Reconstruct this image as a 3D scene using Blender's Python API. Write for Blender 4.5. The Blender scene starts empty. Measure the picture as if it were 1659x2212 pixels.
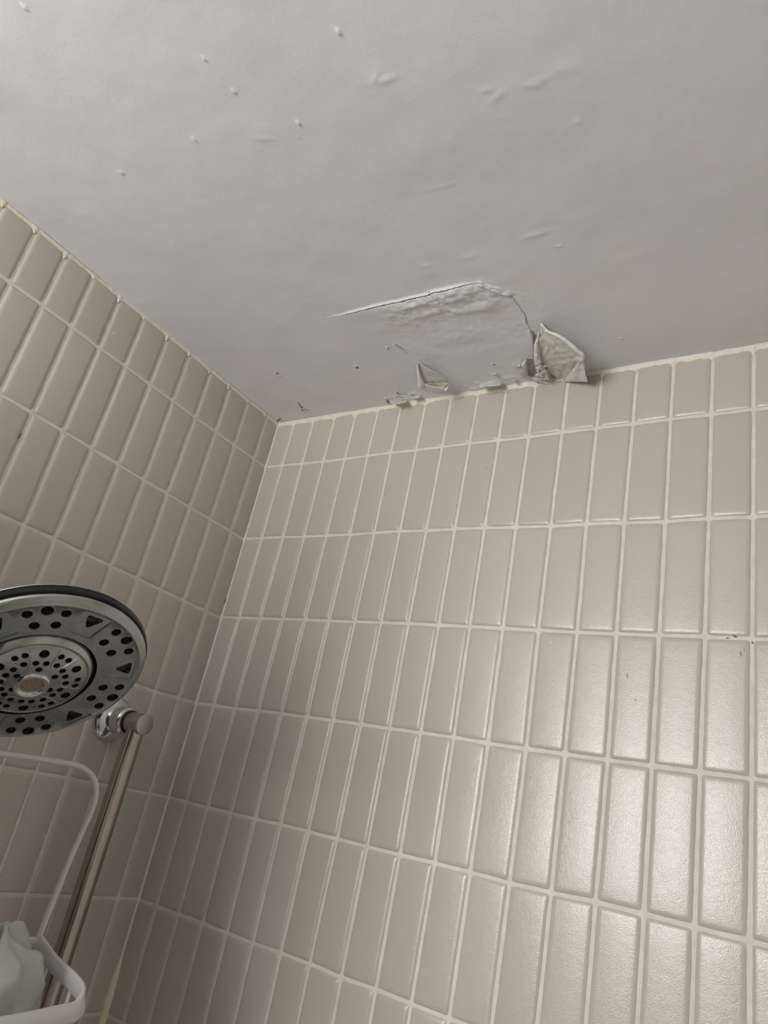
import bpy, bmesh, math, random
import numpy as np
from mathutils import Vector, Matrix, noise

# ------------------------------------------------------------------ camera, light, exposure
# Lengths below are in tile pitches ("units"); U is one pitch in metres. Room corner at x=0,y=0;
# shower wall (wall_right) is y=0, the short wall (wall_left) is x=0, ceiling at 2.40 m.
U = 0.052
ZC = 1.96                    # ceiling in units above the first grout course
sc = bpy.context.scene
COL = sc.collection
def M3(p): return Vector((p[0]*U, p[1]*U, 2.40+(p[2]-ZC)*U))
CAM = (19.1932, -17.3578, -11.1560)
RM = ((0.82739, 0.525835, 0.197289), (-0.054032, 0.424179, -0.903965), (-0.559022, 0.737272, 0.379374))
cd = bpy.data.cameras.new('camera'); cam = bpy.data.objects.new('camera', cd); COL.objects.link(cam)
cd.sensor_fit = 'HORIZONTAL'; cd.sensor_width = 36; cd.lens = 1558.654/1659*36
cd.clip_start = 0.01; cd.clip_end = 50
r_ = Vector(RM[0]); u_ = -Vector(RM[1]); b_ = -Vector(RM[2])
cm = Matrix((r_, u_, b_)).transposed().to_4x4(); cm.translation = M3(CAM)
cam.matrix_world = cm
sc.camera = cam

sc.view_settings.view_transform = 'Standard'; sc.view_settings.look = 'None'
sc.view_settings.gamma = 1; sc.view_settings.use_curve_mapping = False
sc.view_settings.exposure = 0.0
w = bpy.data.worlds.new('world'); sc.world = w; w.use_nodes = True
w.node_tree.nodes['Background'].inputs[0].default_value = (0.75, 0.85, 1, 1)
w.node_tree.nodes['Background'].inputs[1].default_value = 0.8

WIN = dict(x0=3.0, x1=11.8, z0=-15.0, z1=-0.5, y=-35.0)        # frosted window opposite the shower wall
def area(name, loc, sx, sy, direction, power, col=(1, 1, 1)):
    l = bpy.data.lights.new(name, 'AREA'); l.shape = 'RECTANGLE'; l.size = sx; l.size_y = sy
    l.energy = power; l.color = col
    o = bpy.data.objects.new(name, l); COL.objects.link(o); o.location = loc
    o.rotation_euler = Vector(direction).to_track_quat('-Z', 'Z').to_euler()
    return o
area('window_daylight', M3(((WIN['x0']+WIN['x1'])/2, WIN['y']-0.3, (WIN['z0']+WIN['z1'])/2)),
     (WIN['x1']-WIN['x0'])*U, (WIN['z1']-WIN['z0'])*U, (0, 1, 0), 21.0, (1.0, 0.99, 0.97))

# ------------------------------------------------------------------ helpers
def kind(o, k): o['kind'] = k; return o
def tag(o, label, cat, group=None):
    o['label'] = label; o['category'] = cat
    if group: o['group'] = group
    return o
XF = {}
def link(name, me, parent=None, base=None):
    """me in world metres (or parent-local when parent has a frame)."""
    o = bpy.data.objects.new(name, me); COL.objects.link(o)
    if parent is not None: o.parent = parent
    return o
def mesh(name, V, F, mat=None, smooth=True, sharp=None, units=True, origin=None):
    me = bpy.data.meshes.new(name)
    if units: V = [M3(v) for v in V]
    if origin is not None: V = [Vector(v)-origin for v in V]
    me.from_pydata([tuple(v) for v in V], [], F)
    if mat is not None:
        for m in (mat if isinstance(mat, (list, tuple)) else [mat]): me.materials.append(m)
    if smooth: me.polygons.foreach_set('use_smooth', [True]*len(me.polygons))
    if sharp: me.set_sharp_from_angle(angle=math.radians(sharp))
    me.update(); return me
def empty(name, p, label, cat, group=None, rot=None):
    o = bpy.data.objects.new(name, None); COL.objects.link(o)
    o.empty_display_size = 0.02
    if rot is None: o.location = M3(p)
    else:
        m = rot.to_4x4(); m.translation = M3(p); o.matrix_world = m
    return tag(o, label, cat, group)
def centre(me):
    """move a mesh's data so its origin is at its bounding-box centre; returns that centre"""
    n = len(me.vertices); a = np.empty(n*3); me.vertices.foreach_get('co', a); a = a.reshape(-1, 3)
    c = (a.min(0)+a.max(0))/2; a -= c; me.vertices.foreach_set('co', a.ravel()); me.update(); return Vector(c)
def part(name, V, F, mat, root, smooth=True, sharp=None):
    """world-unit geometry as child of an unrotated root"""
    me = mesh(name, V, F, mat, smooth, sharp, origin=root.location)
    c = centre(me); o = link(name, me, root); o.location = c; return o
def solo(name, V, F, mat, smooth=True, sharp=None):
    me = mesh(name, V, F, mat, smooth, sharp); c = centre(me); o = link(name, me); o.location = c; return o

def on(px, py, ax, val):
    """where the line of sight through a surveyed point of the frame meets the plane coordinate[ax]=val"""
    d = Vector(((px-829.5)/1558.654, (py-1106)/1558.654, 1))
    g = [sum(RM[i][j]*d[i] for i in range(3)) for j in range(3)]
    t = (val-CAM[ax])/g[ax]
    return tuple(CAM[j]+t*g[j] for j in range(3))

def frame_from(t):
    t = Vector(t).normalized(); a = Vector((0, 0, 1)) if abs(t.z) < .9 else Vector((1, 0, 0))
    x = t.cross(a).normalized(); return x, t.cross(x).normalized()
def tube(P, r, n=12, closed=False, caps=True, flat=None):
    """round tube through points (rotation-minimising frame); flat=(ru,rv,up) gives an elliptical/flat section"""
    P = [Vector(p) for p in P]; N = len(P); V = []; F = []
    x = None
    for i in range(N):
        if closed: t = (P[(i+1) % N]-P[i-1]).normalized()
        else: t = (P[min(i+1, N-1)]-P[max(i-1, 0)]).normalized()
        if x is None: x, y = frame_from(t)
        else:
            x = (x-t*x.dot(t)).normalized(); y = t.cross(x)
        rr = r[i] if isinstance(r, (list, tuple)) else r
        for k in range(n):
            a = 2*math.pi*k/n; V.append(P[i]+x*math.cos(a)*rr+y*math.sin(a)*rr)
    for i in range(N if closed else N-1):
        for k in range(n):
            a = i*n+k; b = i*n+(k+1) % n; c = ((i+1) % N)*n+(k+1) % n; d = ((i+1) % N)*n+k
            F.append((a, b, c, d))
    if caps and not closed:
        F.append(tuple(range(n))[::-1]); F.append(tuple((N-1)*n+k for k in range(n)))
    return [tuple(v) for v in V], F
def lathe(prof, n, C=(0, 0, 0), ax=None, ex=None, closed=False):
    """prof [(r,h)] about axis ax at C"""
    A = Vector(ax or (0, 0, 1)).normalized()
    X = Vector(ex) if ex else frame_from(A)[0]; Y = A.cross(X); C = Vector(C)
    V = []; F = []; m = len(prof)
    for k in range(n):
        a = 2*math.pi*k/n; d = X*math.cos(a)+Y*math.sin(a)
        for r, h in prof: V.append(tuple(C+A*h+d*max(r, 1e-5)))
    for k in range(n):
        k2 = (k+1) % n
        for j in range(m if closed else m-1):
            j2 = (j+1) % m
            F.append((k*m+j, k2*m+j, k2*m+j2, k*m+j2))
    return V, F
def join(*parts):
    V = []; F = []
    for v, f in parts:
        o = len(V); V += list(v); F += [tuple(i+o for i in q) for q in f]
    return V, F
def catmull(P, n=8, closed=False):
    P = [np.array(p, float) for p in P]; N = len(P); out = []
    for i in range(N if closed else N-1):
        g = lambda k: P[k % N] if closed else P[min(max(k, 0), N-1)]
        a, b, c, d = g(i-1), g(i), g(i+1), g(i+2)
        for j in range(n):
            t = j/n
            out.append(.5*((2*b)+(-a+c)*t+(2*a-5*b+4*c-d)*t*t+(-a+3*b-3*c+d)*t**3))
    if not closed: out.append(P[-1])
    return out
def nz(x, y, z=0, oct=3): return noise.fractal(Vector((x, y, z)), 0.9, 2.0, oct)

# ------------------------------------------------------------------ materials
class NT:
    def __init__(s, name):
        s.m = bpy.data.materials.new(name); s.m.use_nodes = True; s.t = s.m.node_tree
        s.b = s.t.nodes['Principled BSDF']
        s.tc = s.t.nodes.new('ShaderNodeTexCoord'); s.g = s.t.nodes.new('ShaderNodeNewGeometry')
    def set(s, **k):
        for a, v in k.items(): s.b.inputs[a.replace('_', ' ')].default_value = v
        return s
    def noise(s, scale, detail=3, rough=.5, vec=None):
        n = s.t.nodes.new('ShaderNodeTexNoise'); n.inputs['Scale'].default_value = scale
        n.inputs['Detail'].default_value = detail; n.inputs['Roughness'].default_value = rough
        s.t.links.new(vec or s.g.outputs['Position'], n.inputs['Vector']); return n.outputs['Fac']
    def ramp(s, fac, stops):
        r = s.t.nodes.new('ShaderNodeValToRGB'); e = r.color_ramp.elements
        e[0].position, e[0].color = stops[0][0], (*stops[0][1], 1)
        e[1].position, e[1].color = stops[-1][0], (*stops[-1][1], 1)
        for p, c in stops[1:-1]:
            q = e.new(p); q.color = (*c, 1)
        s.t.links.new(fac, r.inputs[0]); return r.outputs[0]
    def mix(s, fac, a, b):
        n = s.t.nodes.new('ShaderNodeMix'); n.data_type = 'RGBA'
        for i, v in ((6, a), (7, b)):
            if isinstance(v, tuple): n.inputs[i].default_value = (*v, 1)
            else: s.t.links.new(v, n.inputs[i])
        if isinstance(fac, float): n.inputs[0].default_value = fac
        else: s.t.links.new(fac, n.inputs[0])
        return n.outputs[2]
    def attr(s, name):
        a = s.t.nodes.new('ShaderNodeAttribute'); a.attribute_name = name; return a
    def math(s, op, a, b=None):
        n = s.t.nodes.new('ShaderNodeMath'); n.operation = op
        for i, v in enumerate((a, b)):
            if v is None: continue
            if isinstance(v, (int, float)): n.inputs[i].default_value = v
            else: s.t.links.new(v, n.inputs[i])
        return n.outputs[0]
    def base(s, c): s.t.links.new(c, s.b.inputs['Base Color']) if not isinstance(c, tuple) else s.set(Base_Color=(*c, 1)); return s
    def rough(s, c): s.t.links.new(c, s.b.inputs['Roughness']); return s
    def bump(s, hs, dist=0.001):
        prev = None
        for h, st, di in hs:
            n = s.t.nodes.new('ShaderNodeBump'); n.inputs['Strength'].default_value = st
            n.inputs['Distance'].default_value = di; s.t.links.new(h, n.inputs['Height'])
            if prev: s.t.links.new(prev, n.inputs['Normal'])
            prev = n.outputs['Normal']
        s.t.links.new(prev, s.b.inputs['Normal']); return s

TILE_C = (0.49, 0.435, 0.375)
t = NT('glazed_tile'); a = t.attr('tint')
c = t.mix(a.outputs['Fac'], (0.515, 0.472, 0.417), (0.535, 0.494, 0.442))
c2 = t.mix(t.math('MULTIPLY', t.noise(14, 2), .22), c, (0.53, 0.505, 0.445))
t.base(c2).set(Roughness=.21, IOR=1.58)
t.bump([(t.noise(950, 2, .5), .42, .0005), (t.noise(90, 2), .10, .002)]); TILE = t.m
t = NT('grout'); n1 = t.noise(60, 4)
t.base(t.ramp(n1, [(.3, (.66, .63, .57)), (.7, (.76, .74, .69))])).set(Roughness=.75)
t.bump([(t.noise(500, 4), .5, .0008)]); GROUT = t.m
t = NT('ceiling_paint')
bare = t.attr('bare'); gap = t.attr('gap')
c = t.ramp(t.noise(5, 3), [(.3, (.73, .735, .73)), (.7, (.77, .77, .76))])
c = t.mix(bare.outputs['Fac'], c, t.ramp(t.noise(160, 4), [(.35, (.42, .39, .33)), (.65, (.55, .52, .45))]))
c = t.mix(gap.outputs['Fac'], c, (.10, .085, .07))
t.base(c).set(Roughness=.55)
t.bump([(t.noise(22, 4, .55), .22, .004), (t.noise(330, 3, .55), .14, .0008)]); CEIL = t.m
t = NT('peeled_paint_front')
t.base(t.ramp(t.noise(30, 3), [(.3, (.86, .86, .845)), (.7, (.90, .90, .89))])).set(Roughness=.6)
t.bump([(t.noise(350, 3), .25, .0008)]); PFRONT = t.m
t = NT('peeled_paint_back')
t.base(t.ramp(t.noise(110, 5, .6), [(.3, (.60, .575, .515)), (.5, (.70, .68, .62)), (.72, (.80, .785, .74))])).set(Roughness=.85)
t.bump([(t.noise(600, 4, .7), .6, .0009), (t.noise(120, 4), .5, .002)]); PBACK = t.m
t = NT('peeled_paint_fold')
t.base(t.ramp(t.noise(140, 5, .6), [(.3, (.70, .685, .635)), (.7, (.82, .81, .77))])).set(Roughness=.8)
t.bump([(t.noise(700, 4, .7), .55, .0008), (t.noise(160, 3), .35, .0015)]); PFOLD = t.m
t = NT('sealant'); y = t.attr('yellow')
c = t.mix(y.outputs['Fac'], (.74, .72, .66), (.78, .73, .53))
t.base(c).set(Roughness=.45)
t.bump([(t.noise(260, 4), .5, .001)]); SEAL = t.m
def chrome(name, col, r0, r1, sc_, anis=0):
    t = NT(name); n = t.noise(sc_, 5, .6, t.tc.outputs['Object'])
    t.base(t.ramp(n, [(.3, tuple(x*.85 for x in col)), (.7, col)])).set(Metallic=1.0)
    r = t.t.nodes.new('ShaderNodeMapRange'); r.inputs[1].default_value = .3; r.inputs[2].default_value = .7
    r.inputs[3].default_value = r0; r.inputs[4].default_value = r1
    t.t.links.new(n, r.inputs[0]); t.rough(r.outputs[0]); return t.m
CHROME = chrome('chrome', (.74, .75, .74), .04, .14, 60)
SATIN = chrome('scuffed_chrome_face', (.46, .475, .465), .18, .34, 45)
INNERC = chrome('polished_spray_face', (.52, .525, .505), .12, .30, 70)
STEEL = chrome('tarnished_steel_tube', (.52, .46, .41), .16, .28, 40)
BRUSH = chrome('brushed_post', (.50, .48, .46), .25, .36, 90)
t = NT('black_rubber'); t.base(t.ramp(t.noise(200), [(.3, (.006, .006, .006)), (.7, (.012, .012, .012))])).set(Roughness=.28); RUBBER = t.m
t = NT('black_shell'); t.base(t.ramp(t.noise(90), [(.3, (.012, .013, .014)), (.7, (.02, .021, .022))])).set(Roughness=.4); t.b.inputs['Specular IOR Level'].default_value = .25; SHELL = t.m
t = NT('brass_screen'); t.base(t.ramp(t.noise(900, 2, vec=t.tc.outputs['Object']), [(.4, (.25, .20, .13)), (.6, (.45, .38, .27))])).set(Roughness=.5, Metallic=.4); SCREEN = t.m
t = NT('white_plastic'); t.base(t.ramp(t.noise(40), [(.3, (.66, .655, .63)), (.7, (.71, .705, .68))])).set(Roughness=.4)
t.bump([(t.noise(300, 2), .08, .0005)]); PLASTIC = t.m
t = NT('milky_bag_film'); t.base(t.ramp(t.noise(25), [(.3, (.52, .54, .51)), (.7, (.60, .62, .58))])).set(Roughness=.35, Alpha=.93)
t.b.inputs['Subsurface Weight'].default_value = .3; t.b.inputs['Subsurface Radius'].default_value = (.01, .01, .01); BAG = t.m
t = NT('room_paint'); t.base(t.ramp(t.noise(8), [(.3, (.72, .70, .66)), (.7, (.76, .74, .70))])).set(Roughness=.7); ROOM = t.m
t = NT('floor_tile'); t.base(t.ramp(t.noise(10), [(.3, (.66, .65, .63)), (.7, (.72, .71, .69))])).set(Roughness=.4); FLOOR = t.m

# ------------------------------------------------------------------ tiled walls
X0, L0, HH = 0.8415, 0.8646, 2.9935
RX = {1: [.018, .002, .019, -.013, -.03, -.05, -.047, -.061, -.056, -.06, -.07, -.025, -.006, .004, .007, .023, .014],
      2: [.047, .073, .038, .028, .028, -.006, -.025, -.05, -.049, -.061, -.066, -.028, -.018, -.014, .018, .03, .012],
      3: [.069, .061, .067, .027, .005, .002, -.02, -.045, -.028, -.03, -.03, -.015, .015, .005, .011, .025, .002],
      4: [.044, .033, .04, .018, .037, .017, .021, .001, .002, .004, .003, .032, .015, .027, .009, .002, .003],
      5: [.037, .011, .016, .007, -.008, .011, .009, .001, .013, .028, .005, .012, .011, .003, .008, -.006, -.018],
      6: [.03, .003, .02, -.004, -.018, -.014, -.042, -.03, -.008, -.007, -.021]}
RZ = {1: [.031, -.001, -.021, -.02, .002, .018, -.008, -.003, .012, -.013, -.017, -.003, -.001, .001, .011, .004, -.002],
      2: [.029, .035, -.001, .013, .007, .034, .042, .016, .034, .02, .003, -.017, -.003, -.018, -.031, -.008, -.012],
      3: [.014, .018, .024, .033, .025, .034, .037, .041, .025, .015, 0, -.009, -.021, -.023, -.016, -.009, -.015],
      4: [-.012, -.016, .018, .02, .021, .025, .021, .014, .016, .01, -.019, -.021, -.02, -.023, -.022, -.014, .004],
      5: [-.04, -.046, -.034, -.031, -.01, -.01, -.017, -.018, -.019, -.01, -.013, -.028, -.012, .028, .019, .02, .014],
      6: [-.001, .01, .021, 0, -.001, .019, .026, .007, .019, .007, .004]}
LX = {1: [-.104, -.026, -.042, -.039, .002, -.004, .017, .004, .022, -.009, -.023],
      2: [-.063, -.011, -.005, .008, .008, .024, .021, .029, .011],
      3: [-.025, .005, .027, .008, .032, .046, .033, .001],
      4: [-.026, -.02, .01], 5: [-.026, -.01], 6: [-.043, -.01]}
LZ = {1: [.019, .004, -.006, -.025, -.014, -.017, -.005, -.026, .019, .014, -.001],
      2: [-.009, 0, -.003, .004, -.004, .002, .017, .021, .022],
      3: [-.028, -.016, -.002, .015, .016, .025, .046, .041],
      4: [-.028, -.058, -.03], 5: [-.037, -.02], 6: [.006, 0]}
def gridpt(DX, DZ, o, i, k):
    """(along-wall, height) of grout crossing column i (-1 = room corner), course k (0 = ceiling)"""
    kk = min(max(k, 1), 6); row = DX[kk]; n = len(row)
    if i < 0: ax = 0.0; dz = DZ[kk][0]
    else:
        ax = o+i+(row[i] if i < n else row[-1]*0.5); dz = DZ[kk][i] if i < n else DZ[kk][-1]*0.5
    if k > 6 and i >= 0: ax += .01*math.sin(i*1.7+k)
    z = ZC if k <= 0 else -(k-1)*HH+dz
    return ax, z
G = .034; BEV = .13; TH = .048
def prof(d):
    return 1-(1-min(max(d/BEV, 0), 1))**2.6
def tile_mesh(V, F, tint, A, B, C, D, rnd, fine, put, w=.5):
    """A,B bottom-left/right, C,D top-right/left in wall plane"""
    lu = [0, .009, .022, .045, .08, .13] if fine else [0, .05, .13]
    def lines(L):
        half = [x/L for x in lu]
        return half+([.5] if True else [])+[1-x for x in half[::-1]]
    wid = (B[0]-A[0])-2*G; hei = (D[1]-A[1])-2*G
    if wid < .1 or hei < .1: return
    us = lines(wid) if wid > .3 else [0, .1, .5, .9, 1]
    vs = lines(hei) if hei > .3 else [0, .1, .5, .9, 1]
    if fine:
        h = vs[len(vs)//2]; extra = [vs[5]+(vs[-6]-vs[5])*j/8 for j in range(1, 8)]
        vs = sorted(set(vs[:6]+extra+vs[-6:]))
    s = rnd.random()*50; tx = rnd.uniform(-.004, .004); tz = rnd.uniform(-.004, .004); base = len(V); tn = rnd.random()
    for v in vs:
        for u in us:
            px = (A[0]*(1-u)+B[0]*u)*(1-v)+(D[0]*(1-u)+C[0]*u)*v
            pz = (A[1]*(1-u)+B[1]*u)*(1-v)+(D[1]*(1-u)+C[1]*u)*v
            px += G*(1-2*u); pz += G*(1-2*v)
            du = min(u, 1-u)*wid; dv = min(v, 1-v)*hei
            # rounded corners
            rc = .025
            if du < rc and dv < rc:
                k = rc-math.hypot(rc-du, rc-dv)
                d = max(k, 0)
                px += (1 if u < .5 else -1)*max(0, (rc-du))*.3; pz += (1 if v < .5 else -1)*max(0, (rc-dv))*.3
            if fine:
                e = max(0, 1-du/.06)*.012; px += e*nz(px*3+s, pz*3, s, 2)
                e = max(0, 1-dv/.06)*.012; pz += e*nz(px*3, pz*3+s, s+9, 2)
            h = TH*prof(du)**.9*prof(dv)**.9+(.006*math.sin(u*math.pi)*math.sin(v*math.pi))+tx*(2*u-1)+tz*(2*v-1)
            if du <= 1e-6 or dv <= 1e-6: h = -.01
            V.append(put(px, pz, h)); tint.append(tn)
    n = len(us)
    for j in range(len(vs)-1):
        for i in range(n-1):
            a = base+j*n+i; F.append((a, a+1, a+n+1, a+n))
def build_wall(name, DX, DZ, o, put, ncol, nrow, fc, fr, flip, seed):
    rnd = random.Random(seed); V = []; F = []; tint = []
    for k in range(0, nrow):
        for i in range(-1, ncol):
            D_ = gridpt(DX, DZ, o, i, k); C_ = gridpt(DX, DZ, o, i+1, k)
            A_ = gridpt(DX, DZ, o, i, k+1); B_ = gridpt(DX, DZ, o, i+1, k+1)
            tile_mesh(V, F, tint, A_, B_, C_, D_, rnd, i < fc and k < fr, put)
    nt = len(F)
    # grout bed: gently uneven surface just proud of the tile bases
    xm = o+ncol; zb = -(nrow-1)*HH; fx = [j*.06 for j in range(int(min(fc+1, xm)/.06))]
    fx += [fx[-1]+(xm-fx[-1])*j/8 for j in range(1, 9)]
    fz = [ZC-j*.1 for j in range(int((fr+1)*HH/.1))]; fz = [z for z in fz if z > zb]; fz += [fz[-1]+(zb-fz[-1])*j/8 for j in range(1, 9)]
    base = len(V); n = len(fx)
    for z in fz:
        for x in fx: V.append(put(x, z, .010+.008*nz(x*1.7, z*1.7, seed, 3))); tint.append(0)
    for j in range(len(fz)-1):
        for i in range(n-1):
            a = base+j*n+i; F.append((a, a+n, a+n+1, a+1))
    if flip: F = [tuple(reversed(f)) for f in F]
    me = mesh(name, V, F, [TILE, GROUT])
    me.polygons.foreach_set('material_index', [0]*nt+[1]*(len(F)-nt))
    at = me.attributes.new('tint', 'FLOAT', 'POINT'); at.data.foreach_set('value', tint)
    return kind(link(name, me), 'structure')
NR = 15
build_wall('wall_right', RX, RZ, X0, lambda a, z, h: (a, -h, z), 37, NR, 19, 7, False, 3)
build_wall('wall_left', LX, LZ, L0, lambda a, z, h: (h, -a, z), 34, NR, 14, 8, True, 8)

# rest of the bathroom, behind and beside the camera
FZ = ZC-2.40/U
def quad_box(name, p0, p1, mat):
    (x0, y0, z0), (x1, y1, z1) = p0, p1
    V = [(x, y, z) for z in (z0, z1) for y in (y0, y1) for x in (x0, x1)]
    F = [(0, 2, 3, 1), (4, 5, 7, 6), (0, 1, 5, 4), (2, 6, 7, 3), (0, 4, 6, 2), (1, 3, 7, 5)]
    return V, F
XE = X0+37; YB = -L0-34
kind(solo('floor', *quad_box('f', (-2, YB-2, FZ-1), (XE+2, .5, FZ), 0), FLOOR, smooth=False), 'structure')
kind(solo('wall_far', *quad_box('w', (XE, YB, FZ), (XE+1.5, 0, ZC), 0), ROOM, smooth=False), 'structure')
wx0, wx1, wz0, wz1 = WIN['x0'], WIN['x1'], WIN['z0'], WIN['z1']
kind(solo('wall_back', *join(quad_box('', (-.5, YB-1.5, FZ), (wx0, YB, ZC), 0), quad_box('', (wx1, YB-1.5, FZ), (XE+1.5, YB, ZC), 0),
     quad_box('', (wx0, YB-1.5, wz1), (wx1, YB, ZC), 0), quad_box('', (wx0, YB-1.5, FZ), (wx1, YB, wz0), 0)), ROOM, smooth=False), 'structure')
t = NT('frosted_window_glass'); t.base((.9, .92, .92)).set(Roughness=.5)
t.b.inputs['Emission Color'].default_value = (.95, .98, 1, 1); t.b.inputs['Emission Strength'].default_value = 1.0
wn = kind(solo('window_1', *quad_box('', (wx0, YB-.9, wz0), (wx1, YB-.7, wz1), 0), t.m, smooth=False), 'structure')
e = .5
WF = join(quad_box('', (wx0, YB-.65, wz0), (wx0+e, YB-.1, wz1), 0), quad_box('', (wx1-e, YB-.65, wz0), (wx1, YB-.1, wz1), 0),
          quad_box('', (wx0+e, YB-.65, wz0), (wx1-e, YB-.1, wz0+e), 0), quad_box('', (wx0+e, YB-.65, wz1-e), (wx1-e, YB-.1, wz1), 0))
me = mesh('window_frame', *WF, PLASTIC, False, origin=wn.location); link('window_frame', me, wn)

# unseen curtain and rod, added outside the frame to shade the lower corner
CY, CZ = -17.5, -6.3
rod = solo('added_curtain_rod', *tube([(.1, CY, CZ+.45), (XE-.1, CY, CZ+.45)], .22, 20), bpy.data.materials.new('rod_metal'), sharp=40)
rod.data.materials[0].use_nodes = True
rod.data.materials[0].node_tree.nodes['Principled BSDF'].inputs['Metallic'].default_value = 1
tag(rod, 'added straight metal rod that carries the shading curtain, outside the picture', 'curtain rod')
V = []; F = []; nC = 200
for i in range(nC+1):
    x = .3+6.7*i/nC; y = CY+.75*math.sin(i*.55)+.2*math.sin(i*.21)
    for j in range(13):
        q = j/12; V.append((x, y*1+(.15*math.sin(i*.3)*q), CZ+.1-q*34))
for i in range(nC):
    for j in range(12): F.append((i*13+j, (i+1)*13+j, (i+1)*13+j+1, i*13+j+1))
t = NT('shade_curtain_cloth'); t.base(t.ramp(t.noise(12), [(.3, (.50, .48, .44)), (.7, (.56, .54, .50))])).set(Roughness=.8); CURT = t.m
tag(solo('added_shade_curtain', V, F, CURT), 'pale gathered curtain added by the short tiled wall to shade the lower corner, outside the picture', 'shower curtain')

# ------------------------------------------------------------------ ceiling with crack, blister and torn paint
def cl(l, drop=0): return [on(x, y, 2, ZC-drop)[:2] for x, y in l]
def axis_lines(a, b, step, fines):
    xs = [a]
    while xs[-1] < b:
        x = xs[-1]; s = step
        for f0, f1, fs in fines:
            if f0 <= x < f1: s = min(s, fs)
        xs.append(x+s)
    xs[-1] = b
    return np.array(xs)
gx = axis_lines(0, 22, .055, [(5.5, 13.0, .019), (11.2, 11.9, .016)])
gy = axis_lines(-19, 0, .055, [(-5.2, 0, .026), (-3.0, 0, .018), (-4.95, -4.5, .010)])
GX, GY = np.meshgrid(gx, gy)
drop = np.zeros_like(GX); bareA = np.zeros_like(GX); gapA = np.zeros_like(GX)
def vnoise(x, y, s, seed):
    """smooth value noise, vectorised"""
    X = x*s+seed*13.7; Y = y*s+seed*7.3; xi = np.floor(X).astype(int); yi = np.floor(Y).astype(int)
    fx = X-xi; fy = Y-yi; fx = fx*fx*(3-2*fx); fy = fy*fy*(3-2*fy)
    def h(a, b):
        v = np.sin(a*127.1+b*311.7+seed*74.7)*43758.5453; return v-np.floor(v)
    return (h(xi, yi)*(1-fx)+h(xi+1, yi)*fx)*(1-fy)+(h(xi, yi+1)*(1-fx)+h(xi+1, yi+1)*fx)*fy-.5
def polydist(P):
    """distance to polyline, signed side, arc parameter 0..1"""
    P = np.array(P); seg = np.linalg.norm(P[1:]-P[:-1], axis=1); tot = seg.sum(); acc = 0
    best = np.full(GX.shape, 1e9); side = np.zeros(GX.shape); par = np.zeros(GX.shape)
    for (a, b, L) in zip(P[:-1], P[1:], seg):
        d = (b-a)/L; rx = GX-a[0]; ry = GY-a[1]; t = np.clip(rx*d[0]+ry*d[1], 0, L)
        dd = np.hypot(rx-t*d[0], ry-t*d[1]); cr = d[0]*ry-d[1]*rx; m = dd < best
        best[m] = dd[m]; side[m] = np.sign(cr)[m]; par[m] = ((acc+t)/tot)[m]; acc += L
    return best, side, par
def inside(P):
    P = np.array(P); x = GX; y = GY; r = np.zeros(GX.shape, bool); j = len(P)-1
    for i in range(len(P)):
        xi, yi = P[i]; xj, yj = P[j]
        if abs(yj-yi) > 1e-9: r ^= ((yi > y) != (yj > y)) & (x < (xj-xi)*(y-yi)/(yj-yi)+xi)
        j = i
    return r
# broad unevenness of the skim coat
drop += .05*vnoise(GX, GY, .35, 1)+.018*vnoise(GX, GY, 1.1, 2)+.006*vnoise(GX, GY, 3.1, 3)
# main crack
ck = cl([(702, 690), (735, 681), (775, 670), (802, 663), (830, 656), (868, 648), (900, 641), (925, 635), (930, 632), (962, 624), (990, 617), (1018, 612), (1040, 610)])
jit = random.Random(5)
fine = catmull([(a, b, 0) for a, b in ck], 8)
fine = [(q[0], q[1]+.012*jit.uniform(-1, 1)) for q in fine]
d, s, pr = polydist(fine)
amp = np.clip(pr*5, 0, 1)*np.clip((1-pr)*6, .35, 1)
near = np.exp(-(d/.05)**2)
drop += np.where(s < 0, .055*amp*np.exp(-(d/.045)**2), 0)                     # lifted lip on the room side
drop += np.where(s > 0, amp*(.05*np.exp(-(d/.9)**2)), 0)*np.clip(d/.03, 0, 1)   # delaminated sheet on the wall side
gw = .014+.026*np.clip(np.sin(pr*3.1), 0, 1)*(.6+1.2*(vnoise(GX, GY, 9, 4)+.5))
g = (s > 0) & (d < gw) & (pr > .08)
drop[g] -= .11*amp[g]; gapA[g] = np.clip(.3+1.0*amp[g], 0, 1)
# second branch, going down to the big tear
ck2 = cl([(1040, 611), (1052, 619), (1072, 626), (1085, 633), (1103, 638), (1112, 650), (1122, 662), (1127, 672), (1134, 680), (1138, 695), (1144, 706), (1150, 722)])
fine2 = [(q[0]+.02*jit.uniform(-1, 1), q[1]+.02*jit.uniform(-1, 1)) for q in catmull([(a, b, 0) for a, b in ck2], 5)]
d2, s2, p2 = polydist(fine2)
drop += np.where(s2 > 0, .03, .012)*np.exp(-(d2/.10)**2)*.8
g = (d2 < .006+.014*(vnoise(GX, GY, 8, 6)+.5)) & (p2 > .3)
drop[g] -= .03; gapA[g] = .4
g = (d2 < .02) & (p2 <= .35); drop[g] += .02
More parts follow.
